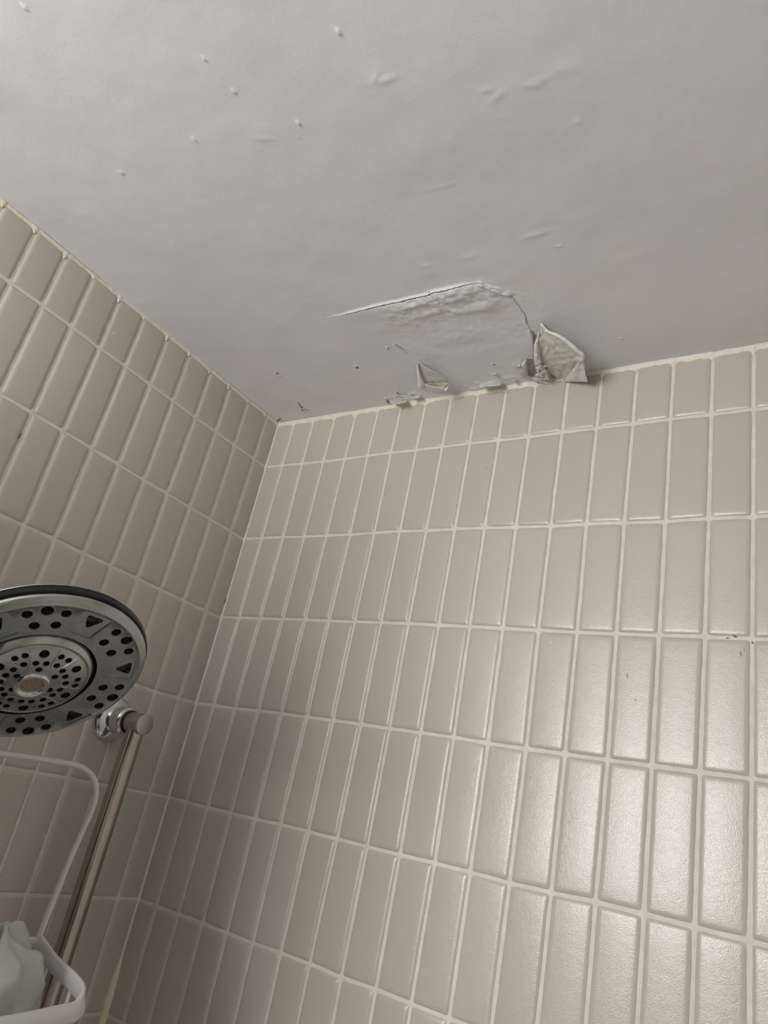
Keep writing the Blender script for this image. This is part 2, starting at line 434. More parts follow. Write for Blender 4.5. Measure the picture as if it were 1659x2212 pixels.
# wrinkled, blistered area on the wall side of the crack
def blob(px, py, rx, ry, h, ang=0):
    global drop
    (cx, cy), = cl([(px, py)]); ca, sa = math.cos(ang), math.sin(ang)
    X = (GX-cx)*ca+(GY-cy)*sa; Y = -(GX-cx)*sa+(GY-cy)*ca
    drop += h*np.exp(-(X/rx)**2-(Y/ry)**2)
msk = np.exp(-((GX-9.9)/1.9)**4)*np.exp(-((GY+4.25)/.55)**4)*np.where(s > 0, 1, .0)
drop += msk*(.07*np.abs(vnoise(GX*.8, GY, 3.2, 9))+.05*vnoise(GX, GY, 6.5, 10)+.02*vnoise(GX, GY, 14, 11))
msk = np.exp(-((GX-9.8)/2.4)**4)*np.exp(-((GY+3.2)/1.3)**4)
drop += msk*(.035*vnoise(GX, GY, 2.0, 12)+.014*vnoise(GX, GY, 6, 13))
blob(985, 632, .9, .22, .07); blob(1020, 668, .7, .16, .045, .1); blob(940, 672, .8, .16, .04, -.1); blob(860, 672, .5, .25, .035)
blob(1060, 650, .3, .3, .05); blob(900, 655, .6, .12, .04)
# small nodules and trowel marks
for px, py, r, h in [(645, 266, .055, .07), (261, 374, .06, .07), (505, 198, .06, .05), (731, 70, .07, .05), (441, 127, .06, .04), (53, 16, .07, .05),
                     (1342, 730, .045, .05), (643, 295, .035, .03), (563, 324, .04, .04), (420, 303, .07, .04), (1247, 262, .09, .03), (1208, 532, .07, .035)]:
    blob(px, py, r*.62, r*.62, h*.8)
for px, py, rx, ry, h, a in [(1052, 194, .14, .05, .05, .2), (1075, 207, .2, .06, .04, -.3), (1150, 183, .22, .06, .04, .5), (1170, 172, .12, .05, .04, .3), (835, 172, .3, .05, .05, .1),
                             (810, 168, .15, .05, .04, -.5), (1225, 148, .25, .1, .03, .4), (1155, 508, .4, .06, .05, 0), (1045, 490, .2, .12, .025, 0), (930, 590, .25, .15, .04, 0),
                             (960, 402, .5, .03, .025, .1), (570, 300, .3, .05, .03, .4), (920, 575, .2, .08, .04, .3), (1015, 555, .25, .08, .03, .2)]:
    blob(px, py, rx*.8, ry*1.1, h*.42, a)
# short dark splits in the paint
for P, wd in [([(770, 792), (772, 797), (776, 802)], .020), ([(855, 745), (866, 752), (876, 759)], .013), ([(643, 868), (648, 879), (656, 884), (668, 889)], .014),
              ([(651, 884), (655, 891)], .018), ([(836, 862), (838, 870), (840, 875)], .022), ([(858, 848), (864, 853), (867, 855)], .018), ([(856, 858), (872, 861)], .012),
              ([(888, 852), (897, 855)], .014), ([(1080, 835), (1090, 839)], .014), ([(1066, 787), (1072, 790)], .012), ([(596, 806), (605, 812)], .010), ([(838, 751), (840, 754)], .012),
              ([(598, 912), (606, 905)], .02)]:
    dd, ss, pp = polydist(cl(P)); wv = wd*(.5+np.sin(np.pi*np.clip(pp, .05, .95))*.8); g = dd < wv
    drop[g] -= .05; gapA[g] = .9; drop += .03*np.exp(-((dd-wd*2)/.04)**2)*(dd >= wv)*(ss > 0)
# ragged low band along the tiled wall
edge = np.exp(-(np.abs(GY+.32)/.25)**3)*np.exp(-((GX-8.3)/3.3)**6)
drop += edge*(.05*vnoise(GX, GY, 2.5, 21)+.06*np.clip(vnoise(GX*.6, GY, 7, 22), 0, 1))
# bare plaster where paint has torn off
def tear(P, rec=.045):
    m = inside(cl(P)); bareA[m] = 1; drop[m] -= rec; return m
tear([(1149, 712), (1158, 722), (1168, 735), (1200, 740), (1235, 775), (1235, 812), (1190, 824), (1165, 800), (1153, 772), (1153, 742)], .05)
tear([(1137, 776), (1152, 774), (1160, 776), (1172, 800), (1172, 814), (1140, 812), (1139, 790)], .06)
tear([(903, 783), (912, 792), (935, 803), (955, 818), (952, 832), (918, 829), (909, 812)], .05)
n, m_ = GX.shape
co = np.stack([GX*U, GY*U, 2.40-np.maximum(drop, -.35)*U*np.ones_like(GX)], -1).reshape(-1, 3)
idx = np.arange(n*m_).reshape(n, m_)
Fq = np.stack([idx[:-1, :-1], idx[1:, :-1], idx[1:, 1:], idx[:-1, 1:]], -1).reshape(-1, 4)
# outer part of the ceiling, flat, continues to the far walls
xe, ye = (XE+1.5)*U, (YB-1.5)*U
ext = np.array([(22*U, 0, 2.4), (xe, 0, 2.4), (xe, -19*U, 2.4), (22*U, -19*U, 2.4), (0, -19*U, 2.4), (0, ye, 2.4), (22*U, ye, 2.4), (xe, ye, 2.4)])
b0 = n*m_; co = np.vstack([co, ext])
Fx = np.array([(b0, b0+3, b0+2, b0+1), (b0+4, b0+5, b0+6, b0+3), (b0+3, b0+6, b0+7, b0+2)])
Fq = np.vstack([Fq, Fx])
me = bpy.data.meshes.new('ceiling'); me.vertices.add(len(co)); me.vertices.foreach_set('co', co.ravel())
me.loops.add(Fq.size); me.loops.foreach_set('vertex_index', Fq.ravel().astype(np.int32))
me.polygons.add(len(Fq)); me.polygons.foreach_set('loop_start', np.arange(0, Fq.size, 4, dtype=np.int32))
me.update(calc_edges=True); me.polygons.foreach_set('use_smooth', [True]*len(Fq)); me.materials.append(CEIL)
for nm, A in (('bare', bareA), ('gap', gapA)):
    at = me.attributes.new(nm, 'FLOAT', 'POINT'); at.data.foreach_set('value', np.concatenate([A.ravel(), np.zeros(8)]))
me.validate()
kind(link('ceiling', me), 'structure')

# ------------------------------------------------------------------ sealant along the joints
def cove(name, put, L, hw, hc, ybias, seed, drips, step=.02):
    V = []; F = []; yl = []; m = 10; N = int(L/step)+1
    for i in range(N):
        s = i*step
        a = hw*(1+.35*nz(s*.7, seed, 0, 3)+.25*nz(s*5, seed, 3, 3)); c = hc*(1+.5*nz(s*.9, seed, 7, 3)+.25*nz(s*7, seed, 5, 3))
        for dx in drips:
            q = abs(s-dx); a += (.10+.05*math.sin(dx*9))*math.exp(-(q/.05)**2)
        yv = min(1, max(0, ybias+1.3*nz(s*.45, seed+4, 1, 2)))
        for j in range(m):
            t = j/(m-1)*math.pi/2
            # concave fillet from the ceiling (j=0) to the wall (j=m-1)
            out = c*(1-math.sin(t))**1.0; dn = a*(1-math.cos(t))
            out += .048*min(1, t*2)+.012*nz(s*6, j*.6, seed, 2)
            if j == m-1: out = .02
            V.append(put(s, ZC+.02-(dn+.02), max(out, .015) if j < m-1 else .02))
            yl.append(yv*min(1, max(0, (j-3)/3)))
        # back edge lies in the wall
    for i in range(N-1):
        for j in range(m-1):
            a = i*m+j; F.append((a, a+1, a+m+1, a+m))
    return V, F, yl
def add_trim(name, res, flip):
    V, F, yl = res
    if flip: F = [tuple(reversed(f)) for f in F]
    me = mesh(name, V, F, SEAL); at = me.attributes.new('yellow', 'FLOAT', 'POINT'); at.data.foreach_set('value', yl)
    return kind(link(name, me), 'structure')
add_trim('trim_1', cove('c', lambda s, z, h: (s, -h, z), 24, .17, .10, .42, 2.2, [X0+i+RX[1][min(i, 16)] for i in range(22)]), True)
add_trim('trim_2', cove('c', lambda s, z, h: (h, -s, z), 19, .12, .07, .40, 8.8, [L0+i for i in range(18)]), False)
# upright joint in the corner: white grout bead, swelling to yellowed silicone low down
P = []; R = []; yl = []
z = ZC-.05
while z > -34:
    low = min(1, max(0, (-16.35-z)/.8))
    r = .058+.012*nz(z*2, 3, 1, 3)+.085*low*(1+.3*nz(z*1.5, 1, 1, 2))
    P.append((.03+.015*low+.01*nz(z, 1, 4), -.03-.015*low-.01*nz(z, 5, 4), z)); R.append(r); yl += [low]*10
    z -= .08
V, F = tube(P, R, 10)
add_trim('trim_3', (V, F, yl), False)

# ------------------------------------------------------------------ peeled paint
def sheet(L, R, cols, dropfn, seed, bumps=.0, th=.014, roll=0):
    """paint sheet between two surveyed edges; dropfn(t,u) = distance hanging below the ceiling (units)"""
    Ls = catmull([(x, y, 0) for x, y in L], 5); Rs = catmull([(x, y, 0) for x, y in R], 5)
    n = min(len(Ls), len(Rs)); V = []; F = []; m = cols+1
    for i in range(n):
        t = i/(n-1)
        for j in range(m):
            u = j/cols; px = Ls[i][0]*(1-u)+Rs[i][0]*u; py = Ls[i][1]*(1-u)+Rs[i][1]*u
            dr = dropfn(t, u)+bumps*nz(px*.11, py*.11, seed, 4)
            p = on(px, py, 2, ZC-dr); e = .02 if j in (0, m-1) or i in (0, n-1) else 0
            V.append((p[0]+e*nz(px*.3, py*.3, seed+5), p[1]+e*nz(px*.3, py*.3, seed+8), p[2]))
    for i in range(n-1):
        for j in range(m-1):
            a = i*m+j; F.append((a, a+1, a+m+1, a+m))
    return V, F
def thick(name, V, F, mat_vis, mat_other, root, th=.016):
    """shell of real thickness: visible (lower) skin and upper skin"""
    Vv = [M3(v) for v in V]; bm = bmesh.new(); vs = [bm.verts.new(v) for v in Vv]
    for f in F:
        try: bm.faces.new([vs[i] for i in f])
        except ValueError: pass
    bmesh.ops.recalc_face_normals(bm, faces=bm.faces)
    if sum(f.normal.z*f.calc_area() for f in bm.faces) > 0: bmesh.ops.reverse_faces(bm, faces=bm.faces)
    bm.normal_update(); nv = {v: v.normal.copy() for v in bm.verts}
    low = list(bm.faces); top = {}
    for v in list(bm.verts): top[v] = bm.verts.new(v.co-nv[v]*th*U)
    be = [e for e in bm.edges if len(e.link_faces) == 1]
    for f in low:
        g = bm.faces.new([top[v] for v in reversed(f.verts)]); g.material_index = 1
    for e in be:
        f = e.link_faces[0]; a, b = e.verts
        ls = [l for l in f.loops if l.edge == e][0]
        a = ls.vert; b = ls.link_loop_next.vert
        bm.faces.new((b, a, top[a], top[b]))
    for f in bm.faces: f.smooth = True
    me = bpy.data.meshes.new(name); bm.to_mesh(me); bm.free(); me.set_sharp_from_angle(angle=math.radians(60))
    me.materials.append(mat_vis); me.materials.append(mat_other)
    if root is not None:
        n = len(me.vertices); a = np.empty(n*3); me.vertices.foreach_get('co', a); a = a.reshape(-1, 3)-np.array(root.location)
        me.vertices.foreach_set('co', a.ravel())
    c = centre(me); o = link(name, me, root); o.location = c; return o
def crumbs(spots, seed, drops):
    rnd = random.Random(seed); parts = []
    for (px, py, r), dr in zip(spots, drops):
        c = on(px, py, 2, ZC-dr); V = []; F = []
        nn, mm = 10, 7
        for i in range(mm):
            th = math.pi*i/(mm-1)
            for k in range(nn):
                ph = 2*math.pi*k/nn; d = Vector((math.sin(th)*math.cos(ph), math.sin(th)*math.sin(ph), math.cos(th)))
                q = r*(1+.5*nz(d.x*1.5+px, d.y*1.5+py, d.z*1.5, 2))
                V.append((c[0]+d.x*q*1.3, c[1]+d.y*q, c[2]+d.z*q*.6))
        for i in range(mm-1):
            for k in range(nn):
                F.append((i*nn+k, (i+1)*nn+k, (i+1)*nn+(k+1) % nn, i*nn+(k+1) % nn))
        parts.append((V, F))
    return join(*parts)

# the big flap
big = empty('paint_flap', on(1200, 775, 2, ZC), 'large torn flap of peeled ceiling paint at the end of the long crack', 'peeling paint', 'peeled paint on the ceiling')
Lb = [(1167, 700), (1166, 715), (1165, 731), (1165, 748), (1167, 765), (1171, 782), (1180, 797), (1196, 811), (1217, 823)]
Rb = [(1168, 699), (1183, 716), (1204, 725), (1225, 739), (1243, 755), (1258, 768), (1256, 779), (1241, 797), (1219, 824)]
def dr_big(t, u):
    top = .06+.62*math.sin(min(t/.72, 1)*math.pi/2)
    r = top if t < .72 else top*(1-(t-.72)/.28)+.14*((t-.72)/.28)
    l = .06+.05*math.sin(t*math.pi)
    return l+(r-l)*(u**1.7)+.06*math.sin(u*math.pi)*math.sin(t*math.pi)
thick('torn_sheet', *sheet(Lb, Rb, 26, dr_big, 3, .05), PBACK, PFRONT, big)
# rolled right-hand edge
Pr = []
Rr_ = catmull([(x, y, 0) for x, y in Rb[:7]], 6)
for i, q in enumerate(Rr_):
    t = i/(len(Rr_)-1)*.75; Pr.append(on(q[0]+.6, q[1]-.2, 2, ZC-dr_big(t, 1)))
rr = [.012+.05*math.sin(min(1, .1+i/len(Pr))*math.pi*.62)*(1+.3*nz(i*.3, 1, 1, 2)) for i in range(len(Pr))]
part('rolled_edge', *tube(Pr, rr, 12), PFOLD, big)
# folded-over corner, lit
thick('folded_corner', *sheet([(1252, 778), (1243, 790), (1231, 806), (1217, 824)], [(1262, 777), (1262, 790), (1264, 808), (1269, 825)], 12,
      lambda t, u: (.64*(1-t)+.14*t)+(.02+.52*t)*u+.03*math.sin(u*6), 7, .05), PFOLD, PBACK, big)
# left curled strip
thick('curled_strip', *sheet([(1166, 701), (1160, 727), (1154, 742), (1153, 760), (1153, 775), (1155, 788)], [(1167, 701), (1165.5, 727), (1165.5, 745), (1166, 762), (1170, 778), (1174, 789)], 10,
      lambda t, u: .05+.20*math.sin(min(1, t*1.3)*math.pi/2)*math.sin(math.pi*(.15+.75*u)), 11, .06), PFOLD, PFRONT, big)
thick('curled_strip', *sheet([(1137, 776), (1127, 784), (1121, 797), (1123, 810), (1131, 816)], [(1137.5, 777), (1137.5, 788), (1138.5, 798), (1139.5, 806), (1140, 813)], 10,
      lambda t, u: .05+.17*math.sin(math.pi*(.05+.8*u))*math.sin(math.pi*min(1, .25+t*.7)), 13, .02), PBACK, PFRONT, big)
thick('curled_strip', *sheet([(1157, 790), (1157, 797), (1160, 805), (1168, 814), (1176, 821)], [(1174, 788), (1178, 796), (1184, 804), (1189, 813), (1187, 821)], 14,
      lambda t, u: .10+.16*math.sin(math.pi*(.1+.8*u)), 17, .14), PFOLD, PFRONT, big)
thick('curled_strip', *sheet([(1140, 812), (1152, 815), (1165, 818), (1180, 822), (1198, 825)], [(1141, 816), (1153, 819), (1164, 824), (1182, 829), (1213, 824)], 8,
      lambda t, u: .06+.10*u, 19, .07), PFOLD, PFRONT, big)
rnd = random.Random(12)
sp = [(1190+rnd.uniform(-9, 12), 741+rnd.uniform(-8, 14), rnd.uniform(.02, .045)) for _ in range(9)]+[(1204, 757, .06), (1205, 752, .05), (1231, 777, .04), (1192, 747, .06), (1218, 756, .045), (1213, 762, .03)]
sp += [(1160+rnd.uniform(0, 24), 790+rnd.uniform(0, 28), rnd.uniform(.025, .06)) for _ in range(14)]+[(1165+rnd.uniform(-8, 45), 822+rnd.uniform(-3, 4), rnd.uniform(.02, .05)) for _ in range(14)]
part('plaster_crumbs', *crumbs(sp, 4, [.20]*15+[.22]*14+[.12]*14), PBACK, big)['kind'] = 'stuff'
# medium flap
medf = empty('paint_flap', on(930, 815, 2, ZC), 'small open blister of peeled paint, pointed at its top, midway along the ceiling edge', 'peeling paint', 'peeled paint on the ceiling')
def dr_med(t, u):
    r = .05+.36*math.sin(min(1, t/.75)*math.pi/2) if t < .8 else .41-.22*(t-.8)/.2
    return .035+(r-.035)*u**1.5
thick('torn_sheet', *sheet([(902, 781), (904, 792), (907, 804), (912, 817), (917, 830)], [(903, 781), (920, 794), (941, 805), (962, 818), (967, 829)], 18, dr_med, 23, .015), PBACK, PFRONT, medf)
thick('torn_sheet', *sheet([(917, 830), (928, 833), (940, 835), (950, 838), (956, 840)], [(917.5, 829.5), (930, 829), (945, 828), (958, 826), (967, 829)], 6, lambda t, u: .04+.22*t+.1*u*t, 25, .0), PBACK, PFRONT, medf)
thick('curled_strip', *sheet([(901, 783), (900, 798), (901, 815), (903, 834), (905, 840)], [(902, 782), (904.5, 794), (908, 808), (913, 820), (917, 830)], 8,
      lambda t, u: .03+.13*math.sin(math.pi*(.1+.7*u))*math.sin(math.pi*min(1, .2+t*.6)), 27, .01), PFRONT, PBACK, medf)
thick('curled_strip', *sheet([(917, 830), (928, 834), (940, 836), (950, 838), (956, 840)], [(923, 842), (932, 844), (944, 845), (953, 844), (957, 842)], 6,
      lambda t, u: .05+.15*t+.12*(1-u), 29, .01), PFRONT, PBACK, medf)
thick('curled_strip', *sheet([(956, 842), (960, 836), (966, 830)], [(963, 845), (967, 840), (969, 832)], 6, lambda t, u: .25+.08*u, 31, .0), PFRONT, PBACK, medf)
# loose chips
def chip(L, R, d0, d1, seed, label, mat=PFRONT):
    V, F = sheet(L, R, 6, lambda t, u: d0+(d1*1.9-d0)*u+.02*math.sin(t*9), seed, .015)
    o = thick('paint_chip', V, F, mat, PBACK, None); return tag(o, label, 'paint chip', 'loose chips of ceiling paint')
chip([(1038, 829), (1052, 828), (1068, 828), (1084, 826)], [(1035, 836), (1048, 835), (1064, 834), (1081, 832)], .03, .16, 3, 'long white curled chip of paint between the small blister and the large flap')
chip([(1107, 786), (1114, 787), (1120, 787), (1125, 785)], [(1109, 788), (1114, 791), (1120, 792), (1123, 792)], .03, .14, 4, 'short white chip of paint lifting just left of the large flap')
chip([(842, 866), (853, 867), (864, 867), (880, 865)], [(849, 873), (857, 873), (866, 871), (874, 870)], .03, .18, 5, 'curled white chip of paint left of the small blister, near the tile edge')
chip([(888, 857), (896, 857), (902, 856), (908, 855)], [(889, 860), (897, 860), (903, 859), (906, 858)], .02, .10, 6, 'tiny white chip of paint just below and left of the small blister')
chip([(1105, 820), (1109, 820), (1113, 819)], [(1106, 823), (1110, 823), (1113, 822)], .02, .08, 7, 'tiny white speck of lifted paint under the left end of the large flap')
chip([(1062, 808), (1067, 806), (1072, 807)], [(1063, 809.5), (1068, 809), (1071, 809)], .02, .08, 8, 'tiny lifted paint flake above the long white chip')

# specks and smudges stuck to the tiles
def specks(name, wall, ax, pts, mat):
    parts = []
    for px, py, r, el in pts:
        c = on(px, py, ax, .053 if ax == 0 else -.053); V = []; F = []
        for i in range(5):
            th = math.pi/2*i/4
            for k in range(12):
                ph = 2*math.pi*k/12; q = r*(1+.35*math.sin(ph*2+px)+.2*math.sin(ph*5+py))*math.sin(th); h = .006*math.cos(th)
                du = q*math.cos(ph); dv = q*math.sin(ph)*el
                V.append((c[0]+du, c[1]-h, c[2]+dv) if ax == 1 else (c[0]+h, c[1]+du, c[2]+dv))
        for i in range(4):
            for k in range(12): F.append((i*12+k, (i+1)*12+k, (i+1)*12+(k+1) % 12, i*12+(k+1) % 12))
        parts.append((V, F))
    me = mesh(name, *join(*parts), mat); link(name, me, wall)
t = NT('white_splash'); t.base(t.ramp(t.noise(200), [(.3, (.78, .77, .74)), (.7, (.84, .83, .80))])); SPL = t.m
t = NT('grey_grime'); t.base(t.ramp(t.noise(300), [(.3, (.36, .33, .28)), (.7, (.44, .41, .36))])).set(Roughness=.8); GRM = t.m
t = NT('dark_grime'); t.base(t.ramp(t.noise(300), [(.3, (.12, .09, .07)), (.7, (.18, .14, .11))])).set(Roughness=.8); DGR = t.m
WR = bpy.data.objects['wall_right']; WL = bpy.data.objects['wall_left']
specks('paint_splash', WR, 1, [(1190, 1387, .022, 1), (1194, 1478, .018, 1), (1010, 1090, .012, 1), (1028, 1125, .015, 1), (1386, 1539, .012, 1)], SPL)
specks('grime_smudge', WR, 1, [(1355, 1460, .035, 1.4), (1373, 1512, .025, 1), (1600, 1413, .03, 1.5), (1607, 1404, .02, 1)], GRM)
specks('dark_speck', WR, 1, [(1050, 1010, .014, 2.2), (1587, 1374, .04, .5), (1571, 1378, .03, .4), (1625, 1388, .02, 1)], DGR)
specks('paint_splash', WL, 0, [(246, 719, .03, 1.2), (493, 1041, .015, 1), (96, 1805, .02, 1.5)], SPL)
specks('dark_speck', WL, 0, [(43, 942, .03, 2.5), (365, 1045, .015, 2), (487, 1298, .03, 3)], DGR)

# ------------------------------------------------------------------ slide rail on the short wall
FY, FZc = -3.083, -10.172
rail = empty('slide_rail', (0.05, FY, -22), 'tarnished steel slide rail held off the short tiled wall by a round chrome flange', 'shower rail')
part('wall_flange', *lathe([(0, .03), (.66, .03), (.665, .07), (.655, .12), (.60, .20), (.50, .27), (.40, .31), (.34, .33), (.33, .36), (0, .36)], 64, (0, FY, FZc), (1, 0, 0)), CHROME, rail, sharp=40)
part('collar', *lathe([(0, .30), (.40, .30), (.41, .34), (.41, .78), (.395, .83), (.35, .86), (.34, .90), (0, .90)], 64, (0, FY, FZc), (1, 0, 0)), CHROME, rail, sharp=40)
part('seal_ring', *lathe([(0, .85), (.335, .85), (.335, .93), (0, .93)], 48, (0, FY, FZc), (1, 0, 0)), RUBBER, rail, sharp=40)
part('post', *lathe([(0, .90), (.295, .90), (.30, .92), (.30, 1.56), (.292, 1.585), (.275, 1.595), (0, 1.595)], 64, (0, FY, FZc), (1, 0, 0)), BRUSH, rail, sharp=40)
V, F = tube([(1.25, FY, FZc-.05), (1.25, FY, -13), (1.25, FY, -18), (1.25, FY, -24)], .262, 48)
part('tube', V, F, STEEL, rail, sharp=40)
# lower bracket (below the frame) that carries the tube
part('wall_flange', *join(lathe([(0, .03), (.66, .03), (.66, .10), (.50, .27), (.34, .33), (0, .36)], 48, (0, FY, -23.8), (1, 0, 0)), lathe([(0, .3), (.25, .3), (.25, 1.56), (0, 1.56)], 48, (0, FY, -23.8), (1, 0, 0))), CHROME, rail, sharp=40)

# ------------------------------------------------------------------ shower head
CW = Vector((4.6031, -8.6187, -9.9446)); NW = Vector((0.656007, -0.041684, -0.753603)).normalized()
EX = Vector((0, 0, 1)).cross(NW).normalized(); EY = NW.cross(EX)
rotm = Matrix((EX, EY, NW)).transposed()
head = empty('showerhead', CW, 'large round chrome shower head full of black nozzles at the left edge', 'shower head', rot=rotm)
R_ = 2.2; PH = math.degrees(1.03)      # phase of the first big nozzle
def hp(name, V, F, mat, parent=None, sharp=35, loc=(0, 0, 0)):
    me = mesh(name, [Vector(v)*U for v in V], F, mat, True, sharp, units=False)
    o = link(name, me, parent or head); o.location = Vector(loc)*U; return o
def pol(r, a, h=0): return (r*R_*math.cos(math.radians(a)), r*R_*math.sin(math.radians(a)), h)
def prism(pts, h0, h1):
    n = len(pts); V = [(x, y, h0) for x, y in pts]+[(x, y, h1) for x, y in pts]
    F = [tuple(range(n))[::-1], tuple(range(n, 2*n))]+[(i, (i+1) % n, n+(i+1) % n, n+i) for i in range(n)]
    return V, F
def boolcut(o, cutsets):
    for V, F in cutsets:
        me = mesh('c', [Vector(v)*U for v in V], F, None, False, None, units=False)
        c = bpy.data.objects.new('cut', me); COL.objects.link(c)
        tmp = bpy.data.objects.new('tmp', o.data); COL.objects.link(tmp)
        md = tmp.modifiers.new('b', 'BOOLEAN'); md.operation = 'DIFFERENCE'; md.object = c; md.solver = 'EXACT'
        bpy.context.view_layer.update()
        dg = bpy.context.evaluated_depsgraph_get()
        nm = bpy.data.meshes.new_from_object(tmp.evaluated_get(dg))
        nm.name = o.data.name; o.data = nm
        bpy.data.objects.remove(tmp); bpy.data.objects.remove(c)
    o.data.polygons.foreach_set('use_smooth', [True]*len(o.data.polygons)); o.data.set_sharp_from_angle(angle=math.radians(30))
def rprof(l): return [(r*R_, h) for r, h in l]
plate = hp('outer_spray_ring', *lathe(rprof([(.50, -.30), (.50, -.03), (.506, -.005), (.515, 0), (.70, 0), (.80, 0), (.922, 0), (.929, .008), (.936, .006), (.942, -.010), (.955, -.028), (.98, -.062), (.996, -.105), (1.0, -.15), (.995, -.19), (.98, -.30)]), 160, (0, 0, 0), (0, 0, 1), (1, 0, 0), closed=True), SATIN)
bigr, smr = .125, .103
outs = []
for k in range(6):
    a0 = PH+60*k
    outs += [(.86, a0, bigr), (.836, a0-11, smr), (.836, a0+11, smr), (.68, a0-7.5, smr), (.68, a0+7.5, smr)]
def circ(c, r, n=22): return [(c[0]+r*math.cos(2*math.pi*i/n), c[1]+r*math.sin(2*math.pi*i/n)) for i in range(n)]
holes = [prism(circ(pol(r, a), q), -.14, .2) for r, a, q in outs]
def rounded(pts, rr, n=5):
    out = []; N = len(pts)
    for i in range(N):
        p = Vector(pts[i][:2]); a = (Vector(pts[i-1][:2])-p).normalized(); b = (Vector(pts[(i+1) % N][:2])-p).normalized()
        p0 = p+a*rr; p1 = p+b*rr
        for j in range(n+1):
            t = j/n; out.append(tuple((1-t)**2*p0+2*t*(1-t)*p+t*t*p1))
    return out
pans = []; tris = []; trip = []
for k in range(6):
    a0 = PH+30+60*k
    pans.append(prism(rounded([pol(.615, a0-10.5), pol(.905, a0-10), pol(.905, a0+10), pol(.615, a0+10.5)], .05), -.035, .2))
    tp = rounded([pol(.69, a0), pol(.865, a0-6.5), pol(.865, a0+6.5)], .12); trip.append((tp, a0))
    tris.append(prism(tp, -.15, .2))
boolcut(plate, [prism(circ((-.03*R_, -.03*R_), .572*R_, 120), -.5, .5), join(*holes), join(*pans), join(*tris)])
def nozzle_mesh(a):
    V, F = lathe([(a*1.0, -.135), (a*.99, -.012), (a*.9, -.016), (a*.72, -.075), (a*.58, -.10), (a*.5, -.10), (a*.44, -.03), (a*.34, -.018), (a*.25, -.022), (a*.22, -.08), (0, -.08)], 24, (0, 0, 0), (0, 0, 1), (1, 0, 0))
    return mesh('nozzle', [Vector(v)*U for v in V], F, RUBBER, True, 40, units=False)
NB, NS = nozzle_mesh(bigr*.99), nozzle_mesh(smr*.99)
for r, a, q in outs:
    o = link('nozzle', NB if q == bigr else NS, plate); o.location = Vector(pol(r, a))*U
for tp, a0 in trip:
    cx = sum(p[0] for p in tp)/len(tp); cy = sum(p[1] for p in tp)/len(tp)
    pts = [(cx+(x-cx)*.98, cy+(y-cy)*.98) for x, y in tp]
    P_ = [prism(pts, -.149, -.10)]
    for rr, aa in ((.735, a0), (.84, a0-3.7), (.84, a0+3.7)):
        P_.append(lathe([(.045, -.10), (.04, -.055), (.022, -.05), (.018, -.08), (0, -.08)], 16, pol(rr, aa), (0, 0, 1), (1, 0, 0)))
    hp('slot_nozzle', *join(*P_), RUBBER, plate)
hp('back_shell', *lathe(rprof([(.60, -.33), (.985, -.21), (1.006, -.21), (1.016, -.23), (1.018, -.36), (1.005, -.41), (.97, -.43), (.9, -.46), (.7, -.55), (.45, -.68), (.25, -.82), (.16, -.95), (.14, -1.05), (0, -1.05)]), 160, (0, 0, 0), (0, 0, 1), (1, 0, 0)), SHELL)
hp('trim_ring', *lathe(rprof([(1.004, -.36), (1.022, -.365), (1.024, -.385), (1.0, -.41)]), 160, (0, 0, 0), (0, 0, 1), (1, 0, 0)), SATIN)
hp('dark_gap', *lathe(rprof([(.50, -.28), (.64, -.28), (.64, -.295), (.50, -.295)]), 120, (0, 0, 0), (0, 0, 1), (1, 0, 0)), SHELL)
# docked round spray disc
DC = Vector((-.02*R_, -.03*R_, 0))
disc = hp('docked_spray_disc', *lathe(rprof([(.30, -.3), (.545, -.3), (.547, -.09), (.54, -.05), (.515, .03), (.497, .075), (.489, .085), (.481, .08), (.478, .066), (.471, .066), (.467, .085), (.44, .115), (.40, .145), (.25, .178), (.155, .186), (.10, .186), (.10, -.3)]), 128, (0, 0, 0), (0, 0, 1), (1, 0, 0), closed=True), INNERC, loc=DC)
ins = []
def fh(r): return float(np.interp(r, [.1, .155, .25, .40, .44, .467], [.186, .186, .178, .145, .115, .085]))
for k in range(6):
    b = -9+60*k; m = 21+60*k
    ins += [(.385, b, .10), (.275, b-9.5, .068), (.275, b+9.5, .068), (.19, b, .068), (.388, m-6.5, .068), (.388, m+6.5, .068), (.285, m, .068)]
boolcut(disc, [join(*[prism(circ(pol(r, a), q, 18), .02, .4) for r, a, q in ins])])
NI = {q: nozzle_mesh(q*.985) for q in (.10, .068)}
for r, a, q in ins:
    o = link('nozzle', NI[q], disc); o.location = Vector(pol(r, a, fh(r)+.004))*U
for k in range(6):
    m = 21+60*k
    P_ = catmull([pol(q, m+w_, fh(q)+.004) for q, w_ in ((.445, -13), (.37, -12.5), (.29, -11), (.235, -5), (.235, 5), (.29, 11), (.37, 12.5), (.445, 13))], 6)
    hp('petal_ridge', *tube(P_, .011, 6), INNERC, disc)
hp('hub_ring', *lathe(rprof([(.165, .18), (.163, .215), (.152, .245), (.135, .25), (.115, .235), (.102, .20), (.10, .15)]), 64, (0, 0, 0), (0, 0, 1), (1, 0, 0)), CHROME, disc, loc=(0, -.03*R_, 0))
hp('filter_screen', *lathe(rprof([(.103, .185), (.05, .187), (0, .187)]), 48, (0, 0, 0), (0, 0, 1), (1, 0, 0)), SCREEN, disc, loc=(0, -.03*R_, 0))
